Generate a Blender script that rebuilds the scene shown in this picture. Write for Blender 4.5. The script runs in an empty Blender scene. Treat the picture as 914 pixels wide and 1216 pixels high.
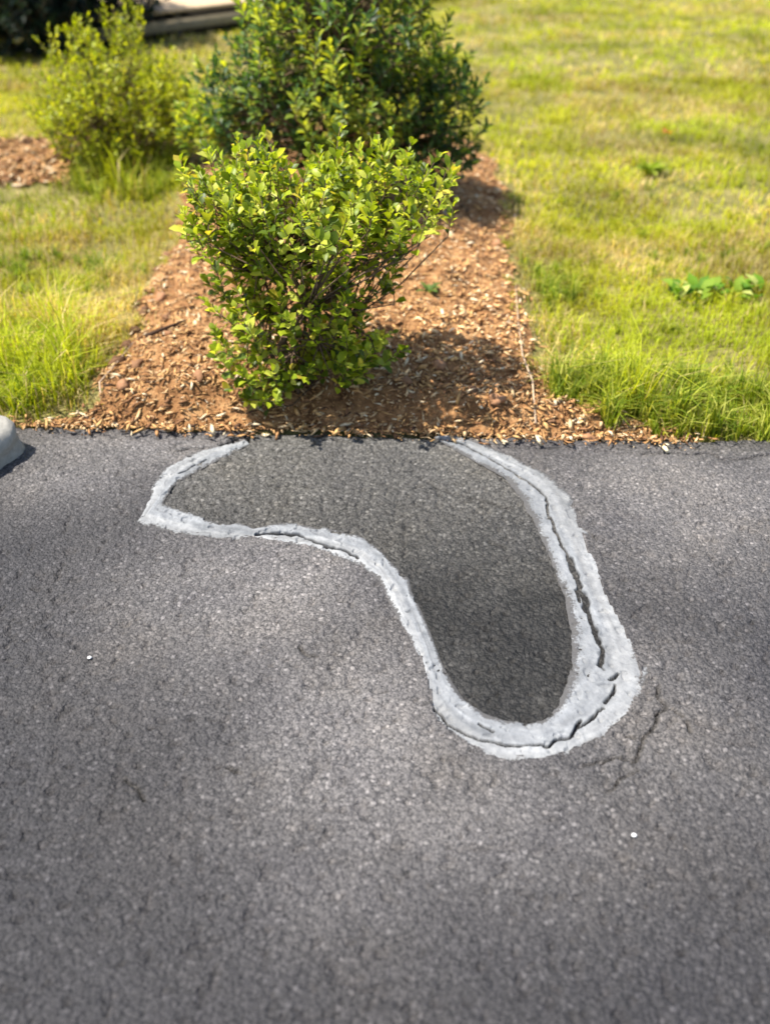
import bpy, math, random
import numpy as np
from mathutils import Vector, Matrix

random.seed(7)
rng = np.random.default_rng(11)
scene = bpy.context.scene
COL = scene.collection

# ------------------------------------------------------------------ camera
CAM_H = 1.55
PITCH = math.radians(36.5)
FPX = 1053.0                      # focal length in photo pixels (914 x 1216)
cam = bpy.data.cameras.new('camera')
cam.sensor_fit = 'VERTICAL'
cam.sensor_height = 36.0
cam.lens = 36.0 * FPX / 1216.0
cam.clip_start = 0.05
cam.clip_end = 2000.0
cam.dof.use_dof = True
cam.dof.focus_distance = 2.35
cam.dof.aperture_fstop = 1.5
camo = bpy.data.objects.new('camera', cam)
camo.location = (0, 0, CAM_H)
camo.rotation_euler = (math.pi / 2 - PITCH, 0, 0)
COL.objects.link(camo)
scene.camera = camo

# ------------------------------------------------------------------ sky, sun, exposure
SUN_EL = math.radians(65)
SUN_AZ = math.radians(-94)        # from +Y (view direction), negative = to the left
world = bpy.data.worlds.new('World')
scene.world = world
world.use_nodes = True
wn = world.node_tree
bg = wn.nodes['Background']
sky = wn.nodes.new('ShaderNodeTexSky')
sky.sky_type = 'NISHITA'
sky.sun_disc = False
sky.sun_elevation = SUN_EL
sky.sun_rotation = SUN_AZ
sky.air_density = 1.0
sky.dust_density = 1.5
wn.links.new(sky.outputs[0], bg.inputs[0])
bg.inputs[1].default_value = 0.10
sun = bpy.data.lights.new('sun', 'SUN')
sun.energy = 4.2
sun.angle = math.radians(0.6)
sun.color = (1.0, 0.94, 0.84)
suno = bpy.data.objects.new('sun', sun)
to_sun = Vector((math.sin(SUN_AZ) * math.cos(SUN_EL), math.cos(SUN_AZ) * math.cos(SUN_EL), math.sin(SUN_EL)))
suno.rotation_euler = to_sun.to_track_quat('Z', 'Y').to_euler()
suno.location = (-6, 6, 10)
COL.objects.link(suno)
vs = scene.view_settings
vs.view_transform = 'Standard'
vs.look = 'None'
vs.gamma = 1.0
vs.use_curve_mapping = False
vs.exposure = 1.25

# ------------------------------------------------------------------ helpers
FWD = np.array([0, math.cos(PITCH), -math.sin(PITCH)])
UPV = np.array([0, math.sin(PITCH), math.cos(PITCH)])
CAMP = np.array([0, 0, CAM_H])


def G(px, py, z=0.0):
    """photo pixel -> point on the horizontal plane at height z"""
    d = FWD * FPX + np.array([1.0, 0, 0]) * (px - 457.0) + UPV * (608.0 - py)
    t = (z - CAM_H) / d[2]
    return CAMP + d * t


def at_y(px, py, y):
    """photo pixel -> point at ground distance y"""
    d = FWD * FPX + np.array([1.0, 0, 0]) * (px - 457.0) + UPV * (608.0 - py)
    return CAMP + d * (y / d[1])


def GP(pts):
    return np.array([G(*p)[:2] for p in pts])


def _hash(ix, iy, seed):
    h = (ix.astype(np.int64) * 374761393 + iy.astype(np.int64) * 668265263 + seed * 974634777) & 0x7fffffff
    h = ((h ^ (h >> 13)) * 1274126177) & 0x7fffffff
    h = h ^ (h >> 16)
    return (h & 0xffffff) / float(0xffffff)


def vnoise(x, y, seed=0):
    x = np.asarray(x, float); y = np.asarray(y, float)
    ix = np.floor(x).astype(np.int64); iy = np.floor(y).astype(np.int64)
    fx = x - ix; fy = y - iy
    fx = fx * fx * (3 - 2 * fx); fy = fy * fy * (3 - 2 * fy)
    a = _hash(ix, iy, seed); b = _hash(ix + 1, iy, seed)
    c = _hash(ix, iy + 1, seed); d = _hash(ix + 1, iy + 1, seed)
    return (a * (1 - fx) + b * fx) * (1 - fy) + (c * (1 - fx) + d * fx) * fy


def fbm(x, y, seed=0, oct=4):
    s = 0; a = 0.5; t = 0
    for o in range(oct):
        s = s + a * vnoise(x * 2 ** o + 17.3 * o, y * 2 ** o - 9.1 * o, seed + o)
        t += a; a *= 0.5
    return s / t


def sstep(a, b, x):
    t = np.clip((x - a) / (b - a), 0, 1)
    return t * t * (3 - 2 * t)


def in_poly(x, y, poly):
    r = np.zeros(x.shape, bool)
    n = len(poly)
    j = n - 1
    for i in range(n):
        xi, yi = poly[i]; xj, yj = poly[j]
        if yi != yj:
            c = ((yi > y) != (yj > y)) & (x < (xj - xi) * (y - yi) / (yj - yi) + xi)
            r ^= c
        j = i
    return r


def dist_poly(x, y, pl, closed=False):
    d = np.full(x.shape, 1e9)
    n = len(pl)
    for i in range(n if closed else n - 1):
        a = pl[i]; b = pl[(i + 1) % n]
        ab = b - a
        L2 = max(ab @ ab, 1e-12)
        t = np.clip(((x - a[0]) * ab[0] + (y - a[1]) * ab[1]) / L2, 0, 1)
        d = np.minimum(d, np.hypot(x - a[0] - t * ab[0], y - a[1] - t * ab[1]))
    return d


def blur(a, sig):
    r = int(math.ceil(sig * 3))
    k = np.exp(-0.5 * (np.arange(-r, r + 1) / sig) ** 2); k /= k.sum()
    for ax in (0, 1):
        p = [(0, 0), (0, 0)]; p[ax] = (r, r)
        b = np.pad(a, p, mode='edge')
        o = np.zeros_like(a)
        for i, w in enumerate(k):
            o += w * (b[i:i + a.shape[0], :] if ax == 0 else b[:, i:i + a.shape[1]])
        a = o
    return a


def make_mesh(name, V, F, colors=None, smooth=False, extra=None):
    """V (n,3), F (m,3) or (m,4); colors (n,3)"""
    V = np.asarray(V, np.float32); F = np.asarray(F, np.int32)
    k = F.shape[1]
    me = bpy.data.meshes.new(name)
    me.vertices.add(len(V)); me.vertices.foreach_set('co', V.ravel())
    me.loops.add(F.size); me.loops.foreach_set('vertex_index', F.ravel())
    me.polygons.add(len(F))
    me.polygons.foreach_set('loop_start', np.arange(0, F.size, k, dtype=np.int32))
    me.polygons.foreach_set('loop_total', np.full(len(F), k, np.int32))
    if smooth:
        me.polygons.foreach_set('use_smooth', np.ones(len(F), bool))
    me.update(calc_edges=True)
    me.validate()
    if colors is not None:
        ca = me.attributes.new('tint', 'FLOAT_COLOR', 'POINT')
        c4 = np.ones((len(V), 4), np.float32); c4[:, :3] = colors
        ca.data.foreach_set('color', c4.ravel())
    if extra:
        for nm, arr in extra.items():
            at = me.attributes.new(nm, 'FLOAT', 'POINT')
            at.data.foreach_set('value', np.asarray(arr, np.float32).ravel())
    return me


def obj(name, me, mat=None, parent=None, label=None, cat=None, group=None, kind=None):
    o = bpy.data.objects.new(name, me)
    COL.objects.link(o)
    if me is not None and mat is not None and len(me.materials) == 0:
        me.materials.append(mat)
    if parent is not None:
        o.parent = parent
    if label: o['label'] = label
    if cat: o['category'] = cat
    if group: o['group'] = group
    if kind: o['kind'] = kind
    return o


def empty(name, loc, label, cat, group=None):
    o = obj(name, None, label=label, cat=cat, group=group)
    o.location = loc
    o.empty_display_size = 0.1
    return o


def grid_faces(nx, ny):
    i = np.arange(nx - 1)[None, :] + np.arange(ny - 1)[:, None] * nx
    i = i.ravel()
    return np.stack([i, i + 1, i + nx + 1, i + nx], 1)


class Buf:
    def __init__(s): s.v = []; s.f = []; s.c = []; s.n = 0
    def add(s, V, F, c=None):
        V = np.asarray(V, float); F = np.asarray(F, int)
        s.v.append(V); s.f.append(F + s.n); s.n += len(V)
        if c is not None:
            c = np.asarray(c, float)
            s.c.append(np.broadcast_to(c, (len(V), 3)))
    def mesh(s, name, smooth=False):
        return make_mesh(name, np.concatenate(s.v), np.concatenate(s.f),
                         np.concatenate(s.c) if s.c else None, smooth)


def tube(buf, pts, radii, n=5, c=None):
    pts = np.asarray(pts, float); m = len(pts)
    V = []
    for i in range(m):
        t = pts[min(i + 1, m - 1)] - pts[max(i - 1, 0)]
        t = t / (np.linalg.norm(t) + 1e-9)
        a = np.cross(t, [0.31, 0.2, 0.93]); a /= np.linalg.norm(a) + 1e-9
        b = np.cross(t, a)
        for k in range(n):
            q = 2 * math.pi * k / n
            V.append(pts[i] + radii[i] * (math.cos(q) * a + math.sin(q) * b))
    V.append(pts[-1]); V.append(pts[0])
    F = []
    for i in range(m - 1):
        for k in range(n):
            k2 = (k + 1) % n
            a0, a1, b0, b1 = i * n + k, i * n + k2, (i + 1) * n + k, (i + 1) * n + k2
            F += [(a0, a1, b1), (a0, b1, b0)]
    e = m * n
    for k in range(n):
        F.append(((m - 1) * n + k, (m - 1) * n + (k + 1) % n, e))
        F.append(((k + 1) % n, k, e + 1))
    buf.add(V, F, c)


# ------------------------------------------------------------------ materials
def new_mat(name):
    m = bpy.data.materials.new(name); m.use_nodes = True
    nt = m.node_tree
    return m, nt, nt.nodes['Principled BSDF'], nt.nodes['Material Output']


def N(nt, t, **kw):
    n = nt.nodes.new(t)
    for k, v in kw.items():
        setattr(n, k, v)
    return n


def ramp(nt, fac, stops):
    r = N(nt, 'ShaderNodeValToRGB')
    cr = r.color_ramp
    while len(cr.elements) < len(stops): cr.elements.new(0.5)
    for e, (p, c) in zip(cr.elements, stops):
        e.position = p; e.color = (*c, 1)
    nt.links.new(fac, r.inputs[0])
    return r.outputs[0]


def noise(nt, scale, detail=4, rough=0.55, vec=None):
    n = N(nt, 'ShaderNodeTexNoise')
    n.inputs['Scale'].default_value = scale
    n.inputs['Detail'].default_value = detail
    n.inputs['Roughness'].default_value = rough
    if vec is not None: nt.links.new(vec, n.inputs['Vector'])
    return n.outputs['Fac']


def mixc(nt, fac, a, b, mode='MIX'):
    m = N(nt, 'ShaderNodeMix', data_type='RGBA', blend_type=mode)
    for sock, v in ((m.inputs[0], fac), (m.inputs[6], a), (m.inputs[7], b)):
        if isinstance(v, (int, float)): sock.default_value = v
        elif isinstance(v, tuple): sock.default_value = (*v, 1)
        else: nt.links.new(v, sock)
    return m.outputs[2]


def attr(nt, name):
    a = N(nt, 'ShaderNodeAttribute'); a.attribute_name = name
    return a


def objco(nt):
    return N(nt, 'ShaderNodeTexCoord').outputs['Object']


def bump(nt, h, strength, dist, bsdf):
    b = N(nt, 'ShaderNodeBump')
    b.inputs['Strength'].default_value = strength
    b.inputs['Distance'].default_value = dist
    nt.links.new(h, b.inputs['Height'])
    nt.links.new(b.outputs[0], bsdf.inputs['Normal'])


def asphalt_mat(name, binder, stone_lo, stone_hi, shade_mul, scale=1.0, pit=0.55):
    """stones of mixed tone in dark binder; where shade is painted in ('painted_shade' = 1) everything is darker"""
    m, nt, b, out = new_mat(name)
    co = objco(nt)
    warp = N(nt, 'ShaderNodeTexNoise'); warp.inputs['Scale'].default_value = 60; nt.links.new(co, warp.inputs['Vector'])
    off = N(nt, 'ShaderNodeVectorMath', operation='MULTIPLY_ADD'); off.inputs[1].default_value = (0.006, 0.006, 0.006)
    nt.links.new(warp.outputs['Color'], off.inputs[0]); nt.links.new(co, off.inputs[2])
    cov = off.outputs[0]
    v1 = N(nt, 'ShaderNodeTexVoronoi'); v1.inputs['Scale'].default_value = 95 * scale; nt.links.new(cov, v1.inputs['Vector'])
    v2 = N(nt, 'ShaderNodeTexVoronoi'); v2.inputs['Scale'].default_value = 230 * scale; nt.links.new(cov, v2.inputs['Vector'])
    sep = N(nt, 'ShaderNodeSeparateColor'); nt.links.new(v1.outputs['Color'], sep.inputs[0])
    sep2 = N(nt, 'ShaderNodeSeparateColor'); nt.links.new(v2.outputs['Color'], sep2.inputs[0])
    mid = tuple((a + c) / 2 for a, c in zip(stone_lo, stone_hi))
    st1 = ramp(nt, sep.outputs[0], [(0.0, stone_lo), (0.55, mid), (0.9, stone_hi), (1.0, tuple(c * 1.5 for c in stone_hi))])
    st2 = ramp(nt, sep2.outputs[1], [(0.0, tuple(c * .6 for c in stone_lo)), (0.6, mid), (1.0, stone_hi)])
    fine = mixc(nt, ramp(nt, v2.outputs['Distance'], [(0.38, (0, 0, 0)), (0.75, (1, 1, 1))]), st2, binder)
    edge = ramp(nt, v1.outputs['Distance'], [(0.30, (0, 0, 0)), (0.60, (1, 1, 1))])
    base = mixc(nt, edge, st1, fine)
    n2 = noise(nt, 2.4, 5, 0.62, co)
    base = mixc(nt, 0.6, base, ramp(nt, n2, [(0.3, (0.68, 0.67, 0.74)), (0.5, (0.98, 0.96, 0.97)), (0.7, (1.25, 1.17, 1.08))]), 'MULTIPLY')
    base = mixc(nt, attr(nt, 'painted_shade').outputs['Fac'], base, mixc(nt, 1.0, base, shade_mul, 'MULTIPLY'))  # multiplies the painted shade into the asphalt tone
    pits = ramp(nt, noise(nt, 46 * scale, 2, 0.7, co), [(0.30, (0.25, 0.25, 0.25)), (0.40, (1, 1, 1)), (0.62, (1, 1, 1)), (0.74, (1.3, 1.28, 1.25))])
    base = mixc(nt, pit, base, pits, 'MULTIPLY')
    base = mixc(nt, attr(nt, 'crack').outputs['Fac'], base, (0.008, 0.008, 0.008))
    nt.links.new(base, b.inputs['Base Color'])
    b.inputs['Roughness'].default_value = 0.66
    b.inputs['Specular IOR Level'].default_value = 0.3
    h = N(nt, 'ShaderNodeMath', operation='MULTIPLY_ADD'); h.inputs[1].default_value = -0.45
    nt.links.new(v2.outputs['Distance'], h.inputs[0])
    h2 = N(nt, 'ShaderNodeMath', operation='MULTIPLY_ADD'); h2.inputs[1].default_value = -1.0
    nt.links.new(v1.outputs['Distance'], h2.inputs[0]); nt.links.new(noise(nt, 150 * scale, 3, .6, co), h2.inputs[2])
    nt.links.new(h2.outputs[0], h.inputs[2])
    bump(nt, h.outputs[0], 0.9, 0.0045, b)
    return m


M_asph = asphalt_mat('weathered_asphalt', (0.060, 0.058, 0.058), (0.105, 0.100, 0.098), (0.205, 0.193, 0.185), (0.235, 0.24, 0.262))
M_patch = asphalt_mat('dark_asphalt_patch', (0.034, 0.034, 0.032), (0.062, 0.060, 0.056), (0.150, 0.145, 0.134), (0.19, 0.19, 0.19), 0.85, 0.7)


def sealant_mat():
    m, nt, b, out = new_mat('pale_sealant')
    co = objco(nt)
    n1 = noise(nt, 26, 5, 0.65, co)
    n2 = noise(nt, 240, 3, 0.6, co)
    base = ramp(nt, n1, [(0.25, (0.135, 0.141, 0.148)), (0.52, (0.196, 0.201, 0.206)), (0.75, (0.265, 0.268, 0.268))])
    base = mixc(nt, 1.0, base, attr(nt, 'tint').outputs['Color'], 'MULTIPLY')
    base = mixc(nt, ramp(nt, n2, [(0.60, (0, 0, 0)), (0.8, (0.5, 0.5, 0.5))]), base, (0.13, 0.13, 0.13))
    # worn gaps where stones of the old surface come through, most at the feathered rims
    gap = N(nt, 'ShaderNodeMath', operation='ADD'); gap.inputs[1].default_value = 0
    nt.links.new(noise(nt, 130, 3, 0.65, co), gap.inputs[0]); nt.links.new(attr(nt, 'rim').outputs['Fac'], gap.inputs[1])
    base = mixc(nt, ramp(nt, gap.outputs[0], [(0.60, (0, 0, 0)), (0.76, (1, 1, 1))]), base, (0.072, 0.07, 0.07))
    base = mixc(nt, attr(nt, 'crack').outputs['Fac'], base, (0.010, 0.010, 0.011))
    nt.links.new(base, b.inputs['Base Color'])
    b.inputs['Roughness'].default_value = 0.8
    b.inputs['Specular IOR Level'].default_value = 0.3
    bump(nt, n2, 0.45, 0.003, b)
    return m


M_seal = sealant_mat()


def leaf_mat(name, rough=0.4, trans=0.35, spec=0.4):
    m, nt, b, out = new_mat(name)
    c = attr(nt, 'tint').outputs['Color']
    n1 = noise(nt, 60, 2, 0.5, objco(nt))
    c2 = mixc(nt, 1.0, c, ramp(nt, n1, [(0.3, (0.8, 0.8, 0.8)), (0.7, (1.15, 1.15, 1.15))]), 'MULTIPLY')
    nt.links.new(c2, b.inputs['Base Color'])
    b.inputs['Roughness'].default_value = rough
    b.inputs['Specular IOR Level'].default_value = spec
    t = N(nt, 'ShaderNodeBsdfTranslucent')
    nt.links.new(mixc(nt, 1.0, c2, (1.7, 1.6, 0.6), 'MULTIPLY'), t.inputs[0])
    mx = N(nt, 'ShaderNodeMixShader'); mx.inputs[0].default_value = trans
    nt.links.new(b.outputs[0], mx.inputs[1]); nt.links.new(t.outputs[0], mx.inputs[2])
    nt.links.new(mx.outputs[0], out.inputs[0])
    return m


M_leaf = leaf_mat('shrub_leaf', 0.42, 0.42, 0.28)
M_grass = leaf_mat('grass_blade', 0.6, 0.4, 0.15)
M_weed = leaf_mat('weed_leaf', 0.6, 0.35, 0.15)


def tint_mat(name, rough=0.85, scale=150, amp=0.35, bumpd=0.002):
    m, nt, b, out = new_mat(name)
    co = objco(nt)
    n1 = noise(nt, scale, 4, 0.6, co)
    c = mixc(nt, 1.0, attr(nt, 'tint').outputs['Color'],
             ramp(nt, n1, [(0.25, (1 - amp,) * 3), (0.75, (1 + amp,) * 3)]), 'MULTIPLY')
    nt.links.new(c, b.inputs['Base Color'])
    b.inputs['Roughness'].default_value = rough
    b.inputs['Specular IOR Level'].default_value = 0.2
    bump(nt, n1, 0.5, bumpd, b)
    return m


M_bark = tint_mat('bark')
M_chip = tint_mat('bark_mulch', 0.85, 90)
M_stone = tint_mat('pale_concrete', 0.85, 60, 0.18, 0.003)
M_wood = tint_mat('weathered_board', 0.8, 25, 0.25, 0.002)


def ground_mat(name, cols, s1, s2, bd=0.02):
    m, nt, b, out = new_mat(name)
    co = objco(nt)
    n1 = noise(nt, s1, 6, 0.65, co)
    n2 = noise(nt, s2, 4, 0.6, co)
    c = ramp(nt, n1, cols)
    c = mixc(nt, 0.7, c, ramp(nt, n2, [(0.3, (0.55, 0.55, 0.55)), (0.7, (1.2, 1.2, 1.2))]), 'MULTIPLY')
    nt.links.new(c, b.inputs['Base Color'])
    b.inputs['Roughness'].default_value = 0.95
    b.inputs['Specular IOR Level'].default_value = 0.1
    bump(nt, n2, 0.8, bd, b)
    return m


M_lawn = ground_mat('lawn_thatch', [(0.3, (0.08, 0.085, 0.022)), (0.5, (0.20, 0.18, 0.06)), (0.72, (0.33, 0.27, 0.12))], 3.0, 60)
M_mulchground = ground_mat('mulch_soil', [(0.3, (0.09, 0.04, 0.018)), (0.5, (0.29, 0.148, 0.062)), (0.7, (0.46, 0.27, 0.125))], 14.0, 70, 0.015)
M_path = ground_mat('pale_path', [(0.3, (0.30, 0.28, 0.24)), (0.7, (0.42, 0.39, 0.33))], 4, 60, 0.004)

# ------------------------------------------------------------------ terrain height
EDGE_PX = [(-500, 500), (6, 505), (120, 505), (300, 509), (420, 512), (540, 516), (700, 519), (914, 521), (1400, 524)]
EDGE = GP(EDGE_PX)


def y_edge(x):
    x = np.asarray(x, float)
    return np.interp(x, EDGE[:, 0], EDGE[:, 1]) + 0.022 * (fbm(x * 9, x * 0 + 3.3, 5, 5) - 0.5) * 2


BED = GP([(-60, 520), (20, 508), (62, 499), (112, 488), (132, 440), (166, 400), (188, 340), (215, 262), (236, 205), (300, 160), (540, 160),
          (578, 190), (602, 240), (598, 300), (614, 360), (632, 430), (650, 488), (700, 502), (770, 511), (830, 522), (840, 560), (-60, 560)])
RING = GP([(-160, 190), (-40, 172), (60, 168), (130, 165), (215, 178), (232, 196), (160, 205), (100, 212), (30, 220), (-80, 222)])
BX0, BX1, BY0, BY1, BR = -6.0, 3.0, 2.2, 9.0, 0.02
gx = np.arange(BX0, BX1, BR); gy = np.arange(BY0, BY1, BR)
XX, YY = np.meshgrid(gx, gy)
JX = XX + 0.11 * (fbm(XX * 6, YY * 6, 21, 4) - 0.5) * 2; JY = YY + 0.09 * (fbm(XX * 7, YY * 7, 31, 3) - 0.5) * 2
m_bed = in_poly(JX, JY, BED).astype(float)
m_ring = in_poly(JX, JY, RING).astype(float)
S_bed = blur(m_bed, 2.0); S_ring = blur(m_ring, 2.0)
H_bed = 0.11 * blur(m_bed, 9.0) ** 1.5 + 0.05 * blur(m_ring, 7.0)
H_bed += (S_bed + S_ring) * 0.075 * (fbm(XX * 8, YY * 8, 41, 4) - 0.5)


def samp(A, x, y):
    u = np.clip((np.asarray(x, float) - BX0) / BR, 0, len(gx) - 1.001); v = np.clip((np.asarray(y, float) - BY0) / BR, 0, len(gy) - 1.001)
    i = u.astype(int); j = v.astype(int); fu = u - i; fv = v - j
    return (A[j, i] * (1 - fu) + A[j, i + 1] * fu) * (1 - fv) + (A[j + 1, i] * (1 - fu) + A[j + 1, i + 1] * fu) * fv


def gz(x, y):
    x = np.asarray(x, float); y = np.asarray(y, float)
    z = -0.025 + 0.05 * (fbm(x * 0.7, y * 0.7, 51, 3) - 0.5) + 0.03 * (fbm(x * 4, y * 4, 61, 2) - 0.5)
    z = z + samp(H_bed, x, y)
    near = 1 - sstep(0.0, 0.16, y - y_edge(x))
    z = z * (1 - near) + near * np.minimum(z, -0.025)
    return np.where(y < y_edge(x) + 0.005, -0.09, z)


# ------------------------------------------------------------------ ground sheet (lawn)
xs = np.concatenate([[-400, -150, -60, -25, -14], np.arange(-9, 11.01, 0.06), [16, 28, 60, 150, 400]])
ys = np.concatenate([[-400, -100, -20, -4, 1.5], np.arange(2.3, 8, 0.04), np.arange(8, 20, 0.15), [24, 32, 50, 100, 200, 500, 900]])
LX, LY = np.meshgrid(xs, ys)
LZ = gz(LX, LY)
LZ = np.where(LY < 2.0, -0.12, LZ)
obj('lawn', make_mesh('lawn', np.stack([LX, LY, LZ], -1).reshape(-1, 3), grid_faces(len(xs), len(ys)), smooth=True), M_lawn, kind='structure')


def bed_mesh(name, S, dz):
    sub = 1
    Z = gz(XX, YY) + dz
    keep = (S > 0.35) & (YY > y_edge(XX) + 0.004)
    F = grid_faces(len(gx), len(gy))
    kf = keep.ravel()[F].all(1)
    F = F[kf]
    used = np.unique(F)
    remap = np.zeros(XX.size, int); remap[used] = np.arange(len(used))
    V = np.stack([XX, YY, Z], -1).reshape(-1, 3)[used]
    return make_mesh(name, V, remap[F], smooth=True)


obj('mulch_bed', bed_mesh('mulch_bed', S_bed, 0.012), M_mulchground, kind='structure')
obj('mulch_ring', bed_mesh('mulch_ring', S_ring, 0.012), M_mulchground, kind='structure')

# ------------------------------------------------------------------ traced outlines of the repair (photo pixels)
SEG_OUT = [
    [(292, 524), (270, 529), (245, 534), (222, 544), (200, 555), (187, 571), (180, 591), (171, 608), (164, 619)],
    [(164, 619), (185, 624), (217, 632), (254, 638), (282, 639), (308, 640), (339, 643), (368, 649), (400, 657)],
    [(400, 657), (429, 669), (452, 688), (464, 711), (477, 738), (491, 765), (501, 790), (505, 812), (507, 836), (511, 850), (527, 868), (552, 886), (577, 897), (600, 901)],
    [(600, 901), (631, 903), (660, 901), (691, 891), (720, 877), (747, 852), (763, 820), (766, 799), (754, 765)],
    [(754, 765), (742, 741), (720, 700), (706, 664), (697, 638), (685, 612), (676, 590), (653, 566), (605, 542), (570, 528), (538, 517)],
]
SEG_IN = [
    [(296, 527), (286, 530), (265, 541), (234, 558), (210, 571), (201, 582), (192, 599)],
    [(192, 599), (208, 604), (228, 611), (245, 618), (265, 624), (282, 622), (299, 628), (322, 623), (350, 621), (368, 626), (387, 628), (405, 632)],
    [(405, 632), (429, 637), (446, 649), (461, 667), (485, 688), (488, 703), (501, 728), (513, 758), (523, 785), (535, 810), (550, 832), (577, 851), (600, 859)],
    [(600, 859), (629, 859), (650, 857), (665, 838), (675, 818), (681, 789), (681, 760), (679, 742)],
    [(679, 742), (670, 700), (658, 669), (646, 640), (634, 614), (617, 586), (601, 566), (562, 544), (529, 527), (515, 518)],
]
CR_BAND = [  # (points, half width m, depth)
    ([(498, 517), (544, 525), (570, 538), (609, 561), (633, 576), (649, 590), (651, 610), (664, 641), (680, 673)], 0.0042),
    ([(676, 662), (680, 673), (692, 708), (698, 726)], 0.0088),
    ([(698, 726), (704, 744), (716, 775), (712, 791)], 0.0065),
    ([(684, 702), (688, 714)], 0.005),
    ([(712, 791), (716, 797)], 0.0026), ([(734, 799), (724, 808)], 0.0036),
    ([(731, 814), (725, 826), (718, 836)], 0.0034),
    ([(718, 841), (706, 850), (696, 861), (684, 866)], 0.0036),
    ([(691, 854), (684, 864), (675, 875)], 0.0040),
    ([(678, 873), (650, 884), (631, 885), (600, 885), (562, 876), (538, 864), (523, 849), (511, 837)], 0.0036),
    ([(567, 861), (585, 869)], 0.0034),
    ([(306, 634), (330, 633), (353, 635)], 0.0085),
    ([(353, 635), (380, 645), (409, 654), (426, 663)], 0.0045),
    ([(214, 562), (232, 552), (246, 546)], 0.003),
]
CR_DRIVE = [
    ([(768, 792), (756, 824)], 0.003), ([(779, 813), (782, 829), (792, 840), (779, 849), (777, 864), (764, 878), (758, 895), (754, 905), (730, 900), (718, 904), (694, 908)], 0.0030), ([(792, 840), (812, 852), (820, 870)], 0.0022), ([(764, 878), (742, 874)], 0.002), ([(758, 915), (735, 925), (722, 940)], 0.002),
    ([(765, 536), (795, 535), (816, 538), (845, 536), (854, 542), (875, 545), (914, 538), (990, 541)], 0.0050),
    ([(706, 533), (735, 534), (765, 536)], 0.003),
    ([(210, 534), (228, 530), (242, 531)], 0.0055),
    ([(600, 528), (640, 530), (668, 528)], 0.003),
    ([(262, 529), (282, 517), (311, 508)], 0.010),
    ([(640, 618), (690, 628), (708, 640)], 0.002),
    ([(356, 768), (366, 776), (378, 779)], 0.004), ([(148, 925), (160, 935), (170, 950)], 0.003), ([(272, 912), (285, 918)], 0.003),
]
CR_PATCH = [([(505, 568), (538, 584), (570, 590), (605, 602)], 0.004), ([(580, 640), (600, 648)], 0.003)]


def wiggle(pl, seed, amp=0.004, step=0.012):
    out = []
    for i in range(len(pl) - 1):
        n = max(1, int(np.linalg.norm(pl[i + 1] - pl[i]) / step))
        for k in range(n): out.append(pl[i] + (pl[i + 1] - pl[i]) * k / n)
    out.append(pl[-1]); out = np.array(out)
    s = np.arange(len(out)) * 0.8
    out[:, 0] += amp * (vnoise(s, s * 0 + seed, seed) - 0.5) * 2
    out[:, 1] += amp * (vnoise(s, s * 0 + seed + 9, seed + 7) - 0.5) * 2
    return out


def resample(pl, n):
    d = np.concatenate([[0], np.cumsum(np.linalg.norm(np.diff(pl, axis=0), axis=1))])
    t = np.linspace(0, d[-1], n)
    return np.stack([np.interp(t, d, pl[:, 0]), np.interp(t, d, pl[:, 1])], 1)


def crack_field(x, y, cracks, seed):
    dep = np.zeros(x.shape)
    for i, (pl, hw) in enumerate(cracks):
        p = wiggle(GP(pl), seed + i * 3)
        b0 = p.min(0) - 0.05; b1 = p.max(0) + 0.05
        sel = (x > b0[0]) & (x < b1[0]) & (y > b0[1]) & (y < b1[1])
        if not sel.any(): continue
        d = dist_poly(x[sel], y[sel], p)
        w = hw * (0.65 + 0.7 * vnoise(x[sel] * 60, y[sel] * 60, seed + i))
        dep[sel] = np.maximum(dep[sel], 1 - sstep(0.55, 1.25, d / w))
    return dep


OUT_ALL = np.concatenate([GP(s) for s in SEG_OUT]); IN_ALL = np.concatenate([GP(s) for s in SEG_IN])
MIDLINE = np.concatenate([(resample(GP(a), 60) + resample(GP(b), 60)) / 2 for a, b in zip(SEG_OUT, SEG_IN)])
# closed polygon of the patch: band centre line, closed past the driveway edge
PATCH_POLY = np.concatenate([MIDLINE, GP([(520, 505), (500, 490), (320, 490), (305, 505)])])


def shade_field(x, y):
    """1 where shade is painted into the asphalt, 0 where it is left pale as if sunlit (ragged patches)"""
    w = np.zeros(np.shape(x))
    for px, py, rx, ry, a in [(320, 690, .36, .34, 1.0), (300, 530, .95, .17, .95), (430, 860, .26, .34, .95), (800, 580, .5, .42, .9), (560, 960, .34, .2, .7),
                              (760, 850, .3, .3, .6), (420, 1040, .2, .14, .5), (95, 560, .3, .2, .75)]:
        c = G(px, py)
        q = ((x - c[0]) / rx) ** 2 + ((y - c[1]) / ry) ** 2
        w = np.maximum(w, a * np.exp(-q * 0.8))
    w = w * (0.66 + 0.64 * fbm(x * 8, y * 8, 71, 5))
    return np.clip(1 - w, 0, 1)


# ------------------------------------------------------------------ driveway
def rough(x, y, seed, amp):
    a = fbm(x * 75, y * 75, seed, 2) - 0.5
    p = fbm(x * 48, y * 48, seed + 5, 2)
    return amp * (1.6 * a) - amp * 2.2 * sstep(0.66, 0.82, p)


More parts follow.
